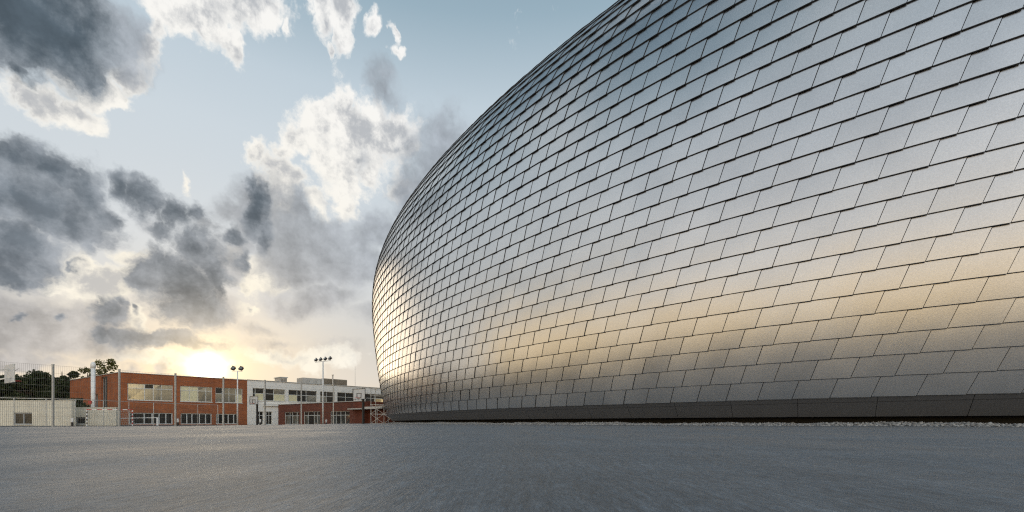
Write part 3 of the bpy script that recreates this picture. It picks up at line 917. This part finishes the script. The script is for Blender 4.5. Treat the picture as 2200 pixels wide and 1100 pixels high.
def mixc(f, a, b, mode='MIX'):
    n = nt.nodes.new('ShaderNodeMix'); n.data_type = 'RGBA'; n.blend_type = mode
    if hasattr(f, 'is_output'): LK(f, n.inputs[0])
    else: n.inputs[0].default_value = f
    for i, x in ((6, a), (7, b)):
        if hasattr(x, 'is_output'): LK(x, n.inputs[i])
        else: n.inputs[i].default_value = (*x, 1)
    return n.outputs[2]


def vm(op, a, b=None, s=None):
    n = nt.nodes.new('ShaderNodeVectorMath'); n.operation = op
    for i, x in ((0, a), (1, b)):
        if x is None: continue
        if hasattr(x, 'is_output'): LK(x, n.inputs[i])
        else: n.inputs[i].default_value = x
    if s is not None:
        if hasattr(s, 'is_output'): LK(s, n.inputs['Scale'])
        else: n.inputs['Scale'].default_value = s
    return n.outputs['Value'] if op in ('DOT_PRODUCT', 'LENGTH') else n.outputs[0]


def wnoise(vec, scale, detail=8., rough=.58, dist=0., colour=False):
    n = nt.nodes.new('ShaderNodeTexNoise'); LK(vec, n.inputs['Vector'])
    n.inputs['Scale'].default_value = scale; n.inputs['Detail'].default_value = detail; n.inputs['Roughness'].default_value = rough; n.inputs['Distortion'].default_value = dist
    return n.outputs['Color' if colour else 'Fac']


tc = nt.nodes.new('ShaderNodeTexCoord'); DIR = tc.outputs['Generated']
sep = nt.nodes.new('ShaderNodeSeparateXYZ'); LK(DIR, sep.inputs[0])
az = mth('ARCTAN2', sep.outputs[0], sep.outputs[1]); el_ = mth('ARCSINE', sep.outputs[2])
cmb = nt.nodes.new('ShaderNodeCombineXYZ'); LK(az, cmb.inputs[0]); LK(el_, cmb.inputs[1])
AE = cmb.outputs[0]
# wind-torn edges: the cloud field is read at slightly displaced directions
wc = wnoise(AE, 7., 5., .6, colour=True)
warp = vm('SCALE', vm('SUBTRACT', wc, (.5, .5, .5)), s=.10)
wc2 = wnoise(AE, 24., 4., .6, colour=True)
warp2 = vm('SCALE', vm('SUBTRACT', wc2, (.5, .5, .5)), s=.035)
AEW = vm('ADD', AE, vm('ADD', warp, warp2))


def blob_dir(x, y, rx, ry):
    a = math.atan2(x - CXP, FPX); ca_ = math.cos(a)
    return a, math.atan2((HZ - y) * ca_, FPX), rx * ca_ * ca_ / FPX, ry * ca_ / FPX * .92


# clouds: centre and half size as measured on the photograph (turned into compass direction and height), tilt, strength
BRIGHT = [
    (60, 200, 105, 30, -8, 1), (15, 180, 40, 38, 0, 1), (150, 218, 60, 22, 8, .9), (205, 188, 60, 26, -25, 1), (280, 140, 50, 26, -45, 1), (322, 85, 22, 50, 10, .95), (110, 140, 40, 34, -30, .9),
    (380, 12, 90, 32, 5, 1.1), (520, 8, 90, 36, 0, 1.1), (440, 42, 52, 38, 35, 1.05), (484, 86, 30, 30, 40, 1), (575, 28, 40, 20, 0, .9), (330, 28, 26, 34, 0, 1),
    (650, 6, 40, 16, 0, .95), (692, 26, 22, 36, -15, 1), (736, 42, 24, 60, 5, 1), (708, 88, 14, 22, 15, .9), (615, 64, 12, 20, -20, .85), (802, 38, 14, 20, 30, .8), (846, 99, 15, 9, -20, .85), (838, 50, 6, 18, -10, .75),
    (735, 226, 28, 28, -20, 1), (690, 268, 54, 40, -30, 1.1), (640, 300, 32, 34, -40, 1), (770, 300, 84, 56, 0, 1.15), (720, 365, 60, 56, 20, 1.05), (852, 282, 50, 46, 0, 1.15), (893, 300, 24, 34, 0, .95), (558, 332, 30, 24, 10, .95), (592, 368, 52, 34, 20, .95), (640, 395, 44, 34, 0, .9), (742, 432, 26, 36, 30, .95), (560, 400, 20, 46, 0, .8), (868, 396, 34, 14, -15, .9), (690, 330, 40, 50, 0, 1), (800, 360, 50, 30, 0, .9), (610, 335, 30, 20, -20, .9), (600, 420, 30, 40, 10, .8), (680, 430, 44, 30, 0, .8), (650, 250, 20, 24, 0, .7), (180, 250, 30, 12, 0, .7), (245, 215, 40, 14, -20, .85),
    (545, 582, 46, 34, -20, 1.05), (520, 612, 28, 28, 0, 1), (592, 604, 26, 18, 0, 1), (530, 654, 30, 13, -20, .95), (498, 540, 13, 36, 0, .85),
    (218, 594, 84, 38, -5, 1.3), (292, 545, 50, 18, 10, .9), (120, 610, 46, 12, -5, .8), (302, 680, 20, 24, 0, 1), (660, 764, 140, 22, 0, .8), (400, 766, 140, 14, 0, .85), (310, 746, 70, 8, 8, .8),
    (1112, 60, 20, 80, 5, .36), (1200, 40, 50, 60, 15, .42), (1262, 20, 40, 34, 0, .40), (410, 396, 16, 28, 10, .7), (430, 310, 1, 1, 0, 0),
]
MIDDLE = [
    (262, 72, 70, 58, -20, 1.1), (300, 60, 34, 44, 0, .9), (295, 116, 32, 24, -40, .85), (150, 118, 84, 36, -10, .95), (215, 130, 60, 30, -20, .85),
    (645, 480, 56, 38, -10, .9), (700, 520, 116, 56, -5, 1.05), (800, 490, 80, 56, 0, .9), (650, 584, 90, 46, 10, .95), (765, 575, 100, 46, 0, .9), (605, 652, 80, 36, 20, .85), (700, 645, 116, 44, -20, .9), (570, 700, 90, 26, 0, .75), (872, 445, 40, 30, 0, .75),
    (832, 182, 54, 34, 20, .70), (950, 320, 70, 90, 0, .85), (900, 420, 60, 60, 0, .8), (540, 450, 56, 70, 10, .85), (510, 520, 40, 40, 0, .8), (300, 470, 60, 30, 20, .6), (770, 335, 46, 24, 0, .66), (700, 430, 30, 20, 0, .7), (660, 330, 24, 14, -30, .6), (870, 310, 22, 20, 0, .6), (880, 560, 60, 60, 0, .7),
    (80, 702, 220, 62, 0, 1.08), (600, 735, 150, 24, 0, .72), (350, 782, 18, 22, 0, .9), (292, 788, 30, 12, 0, .75), (20, 770, 180, 24, 0, .9), (240, 775, 60, 12, 0, .6), (470, 660, 46, 50, 0, .85), (480, 450, 50, 34, 0, .7), (490, 570, 40, 70, 0, .8), (600, 545, 70, 60, 0, .85), (440, 480, 40, 30, 0, .7), (640, 440, 60, 30, 0, .7), (820, 680, 90, 34, 0, .66),
]
DARK = [
    (50, 18, 170, 84, -12, 1.3), (150, 40, 88, 50, -8, 1.1), (40, 138, 56, 32, 0, .85), (130, 88, 70, 34, -20, .9),
    (18, 332, 56, 38, 20, 1), (100, 360, 86, 46, 15, 1.05), (55, 430, 150, 66, 5, 1.2), (172, 402, 56, 56, 30, 1), (150, 472, 88, 46, 0, 1.1), (40, 530, 112, 46, -4, 1.2), (14, 588, 66, 22, 0, 1), (212, 452, 40, 36, 0, .95), (170, 560, 44, 14, -20, .8), (200, 520, 40, 26, -10, .85),
    (258, 385, 38, 28, 10, .95), (310, 420, 58, 36, 25, 1.05), (380, 452, 48, 32, 20, 1.05), (422, 456, 34, 24, 10, .95), (350, 482, 46, 20, 0, .8),
    (330, 560, 34, 38, 10, .95), (380, 602, 66, 56, 0, 1.1), (432, 532, 42, 46, 0, 1), (458, 590, 32, 64, 0, .95), (410, 668, 56, 42, 0, 1), (320, 610, 36, 28, 0, .9),
    (270, 715, 58, 24, 0, 1), (370, 728, 90, 16, 4, 1.05), (450, 731, 46, 14, 0, .9), (216, 710, 24, 24, 0, .95), (236, 664, 32, 24, -25, 1), (266, 643, 22, 14, -30, .9),
    (535, 412, 15, 28, 0, .9), (545, 452, 22, 46, 15, 1), (500, 506, 20, 18, 0, .95), (512, 560, 16, 28, 10, .85), (562, 500, 18, 36, 10, .8),
    (25, 669, 17, 8, 0, .85), (105, 668, 12, 6, 0, .8), (300, 660, 10, 10, 0, .8),
]


def field(blobs, gsc):
    F = None
    for x, y, rx, ry, rt_, w_ in blobs:
        if w_ == 0: continue
        a, e_, sx, sy = blob_dir(x, y, rx, ry)
        mp = nt.nodes.new('ShaderNodeMapping'); mp.vector_type = 'TEXTURE'
        mp.inputs['Location'].default_value = (a, e_, 0); mp.inputs['Rotation'].default_value = (0, 0, R(-rt_)); mp.inputs['Scale'].default_value = (sx * gsc, sy * gsc, 1)
        LK(AEW, mp.inputs['Vector'])
        gr = nt.nodes.new('ShaderNodeTexGradient'); gr.gradient_type = 'SPHERICAL'; LK(mp.outputs[0], gr.inputs[0])
        v = mth('MULTIPLY', gr.outputs['Fac'], w_)
        F = v if F is None else mth('MAXIMUM', F, v)
    return F


fB, fM, fD = field(BRIGHT, 2.3), field(MIDDLE, 2.3), field(DARK, 2.5)
# outside the photographed part of the sky: loose broken clouds of the same kind
ba = mth('ABSOLUTE', mth('ADD', az, R(10)))
out_ = mth('MAXIMUM', sstep(ba, R(42), R(62)), sstep(el_, R(46), R(58)))
bigN = wnoise(AE, 2.1, 4., .55)
fB = mth('MAXIMUM', fB, mth('MULTIPLY', out_, sstep(bigN, .46, .68, 0., .9)))
fM = mth('MAXIMUM', fM, mth('MULTIPLY', out_, sstep(bigN, .54, .78, 0., .8)))
n1 = wnoise(AE, 9., 9., .62); n2 = wnoise(AEW, 30., 8., .62); n3 = wnoise(AEW, 5., 8., .58)
SD = Vector((SUN_AZ, SUN_EL, 0))
tos = vm('NORMALIZE', vm('SUBTRACT', tuple(SD), AE))
n1s = wnoise(vm('ADD', AE, vm('SCALE', tos, s=.02)), 9., 9., .62)
rel = mth('SUBTRACT', n1, n1s)                       # > 0 where a puff thins out towards the sun
c1, c2, c3 = (mth('SUBTRACT', x, .5) for x in (n1, n2, n3))
puff = mth('ADD', mth('MULTIPLY', c1, 1.2), mth('MULTIPLY', c2, .72))
soft = mth('ADD', mth('MULTIPLY', c3, .9), mth('MULTIPLY', c1, .7))
BN = mth('ADD', fB, puff); MN = mth('ADD', fM, soft); KN = mth('ADD', fD, mth('ADD', mth('MULTIPLY', puff, .8), mth('MULTIPLY', c3, .35)))
coverB = sstep(BN, .40, .70); coverM = sstep(MN, .38, .76, 0., .9); coverD = sstep(KN, .38, .74)

# clear sky
sky = nt.nodes.new('ShaderNodeTexSky'); sky.sky_type = 'NISHITA'; sky.sun_disc = False
sky.sun_elevation = SUN_EL; sky.sun_rotation = SUN_AZ; sky.altitude = 100; sky.air_density = 1.; sky.dust_density = 1.5; sky.ozone_density = 1.5
STR = .1
nish = vm('SCALE', sky.outputs[0], s=STR)
rp = nt.nodes.new('ShaderNodeValToRGB'); cr = rp.color_ramp
LK(mth('DIVIDE', el_, math.pi / 2, clamp=True), rp.inputs[0])
stops = [(0., (.66, .61, .55)), (.045, (.64, .61, .57)), (.10, (.62, .62, .61)), (.20, (.69, .735, .77)), (.32, (.65, .73, .79)), (.38, (.58, .68, .755)), (.46, (.35, .48, .57)), (.55, (.23, .34, .43)), (.75, (.16, .25, .33)), (1., (.13, .20, .28))]
while len(cr.elements) < len(stops): cr.elements.new(.5)
for e_, (p_, c_) in zip(cr.elements, stops): e_.position = p_; e_.color = (*c_, 1)
clear = mixc(.88, nish, rp.outputs[0])
# away from the photographed part the low sky gets an added gold band that warms the hall's reflections
farside = sstep(ba, R(48), R(72)); farhigh = sstep(ba, R(72), R(112))
clear = mixc(mth('MULTIPLY', farhigh, sstep(el_, R(28), R(46), 1., 0.)), clear, mixc(sstep(el_, R(10), R(30)), (.88, .90, .93), (.50, .57, .65)))
clear = mixc(mth('MULTIPLY', farside, sstep(el_, R(3), R(12), 1., 0.)), clear, (2.0, 1.34, .50))
# light cast forward round the sun
cs = vm('DOT_PRODUCT', DIR, tuple(SUN))
angs = mth('ARCCOSINE', mth('MINIMUM', cs, .999999))


def halo(width, power=1.):
    return mth('EXPONENT', mth('MULTIPLY', mth('POWER', mth('DIVIDE', angs, R(width)), power), -1.))


low = sstep(el_, R(0), R(17), 1., 0.)
warm = mth('MULTIPLY', halo(7.5, 1.3), low)
clear = mixc(mth('MULTIPLY', warm, .9), clear, (.98, .80, .50))
br_ = mixc(halo(24, 1.3), (.92, .925, .925), (.96, .94, .88))
br_ = mixc(mth('MULTIPLY', halo(17, 1.4), .85), br_, (1.06, .93, .68))
grey = mixc(halo(16, 1.3), (.44, .47, .51), (.66, .61, .54))
shd = mth('ADD', mth('ADD', mth('MULTIPLY', rel, -2.6), mth('MULTIPLY', c2, -1.1)), mth('ADD', mth('MULTIPLY', c3, 1.3), mth('MULTIPLY', mth('SUBTRACT', BN, 1.0), .5)))
br_ = mixc(mth('MULTIPLY', mth('MULTIPLY', sstep(shd, -.34, .22), .95), sstep(BN, .50, .82)), br_, grey)
md_ = mixc(sstep(el_, R(3), R(20)), (.46, .45, .455), (.36, .40, .45))
md_ = mixc(mth('MULTIPLY', halo(12, 1.3), .6), md_, (.80, .68, .52))
md_ = vm('SCALE', md_, s=mth('ADD', sstep(c3, -.2, .2, 1.24, .82), mth('ADD', mth('MULTIPLY', c2, -.35), mth('MULTIPLY', rel, 1.6))))
de_ = mixc(sstep(el_, R(4), R(34)), (.33, .355, .39), (.25, .285, .32))
dk_ = mixc(sstep(el_, R(4), R(34)), (.185, .215, .25), (.088, .118, .146))
dpt = sstep(mth('SUBTRACT', KN, mth('MULTIPLY', rel, 1.6)), .50, 1.10)
dk_ = mixc(dpt, de_, dk_)
dk_ = mixc(mth('MULTIPLY', halo(7.5, 1.4), .5), dk_, (.66, .56, .42))
dk_ = vm('SCALE', dk_, s=mth('ADD', sstep(c3, -.2, .2, 1.14, .88), mth('MULTIPLY', rel, 1.5)))
veil = mth('MULTIPLY', sstep(el_, R(2), R(11), .55, 0.), sstep(n3, .35, .6))
skyc = mixc(veil, clear, mixc(warm, (.72, .70, .68), (1.0, .84, .56)))
skyc = mixc(coverB, skyc, br_)
skyc = mixc(coverM, skyc, md_)
skyc = mixc(coverD, skyc, dk_)
# added gain on the unseen sky opposite the sun, brightening the school fronts
anti = mth('MULTIPLY', vm('DOT_PRODUCT', DIR, (-math.sin(SUN_AZ), -math.cos(SUN_AZ), .25)), .97)
skyc = vm('SCALE', skyc, s=sstep(anti, .52, .92, 1., 2.5))
# the sun itself, burning through thin cloud, and its aureole
skyc = mixc(1., skyc, vm('SCALE', (1.0, .70, .28), s=mth('MULTIPLY', halo(2.4, 1.1), .85)), 'ADD')
skyc = mixc(1., skyc, vm('SCALE', (1.0, .90, .66), s=mth('MULTIPLY', halo(.62, 1.15), 11.)), 'ADD')
bg = nt.nodes.new('ShaderNodeBackground'); bg.inputs['Strength'].default_value = STR
LK(vm('SCALE', skyc, s=1 / STR), bg.inputs['Color'])
wo = nt.nodes.new('ShaderNodeOutputWorld'); LK(bg.outputs[0], wo.inputs[0])

sl = bpy.data.lights.new('sun', 'SUN'); sl.energy = .5; sl.angle = R(30); sl.color = (1., .78, .52)
so = bpy.data.objects.new('sun', sl); col.objects.link(so); so.location = SUN * 200
so.rotation_euler = (-SUN).to_track_quat('-Z', 'Y').to_euler()

# ------------------------------------------------------------------ camera
cam = bpy.data.cameras.new('camera'); co = bpy.data.objects.new('camera', cam); col.objects.link(co)
co.location = (0, 0, EYE); co.rotation_euler = (R(90), 0, 0)
cam.sensor_width = 36; cam.lens = FPX / 2200 * 36; cam.shift_y = (HZ - 550) / 2200
cam.clip_start = .05; cam.clip_end = 6000
scene.camera = co
scene.view_settings.view_transform = 'Standard'; scene.view_settings.look = 'None'
scene.view_settings.exposure = 0; scene.view_settings.gamma = 1
scene.cycles.max_bounces = 6
scene.cycles.filter_width = 1.2
scene.cycles.use_denoising = False
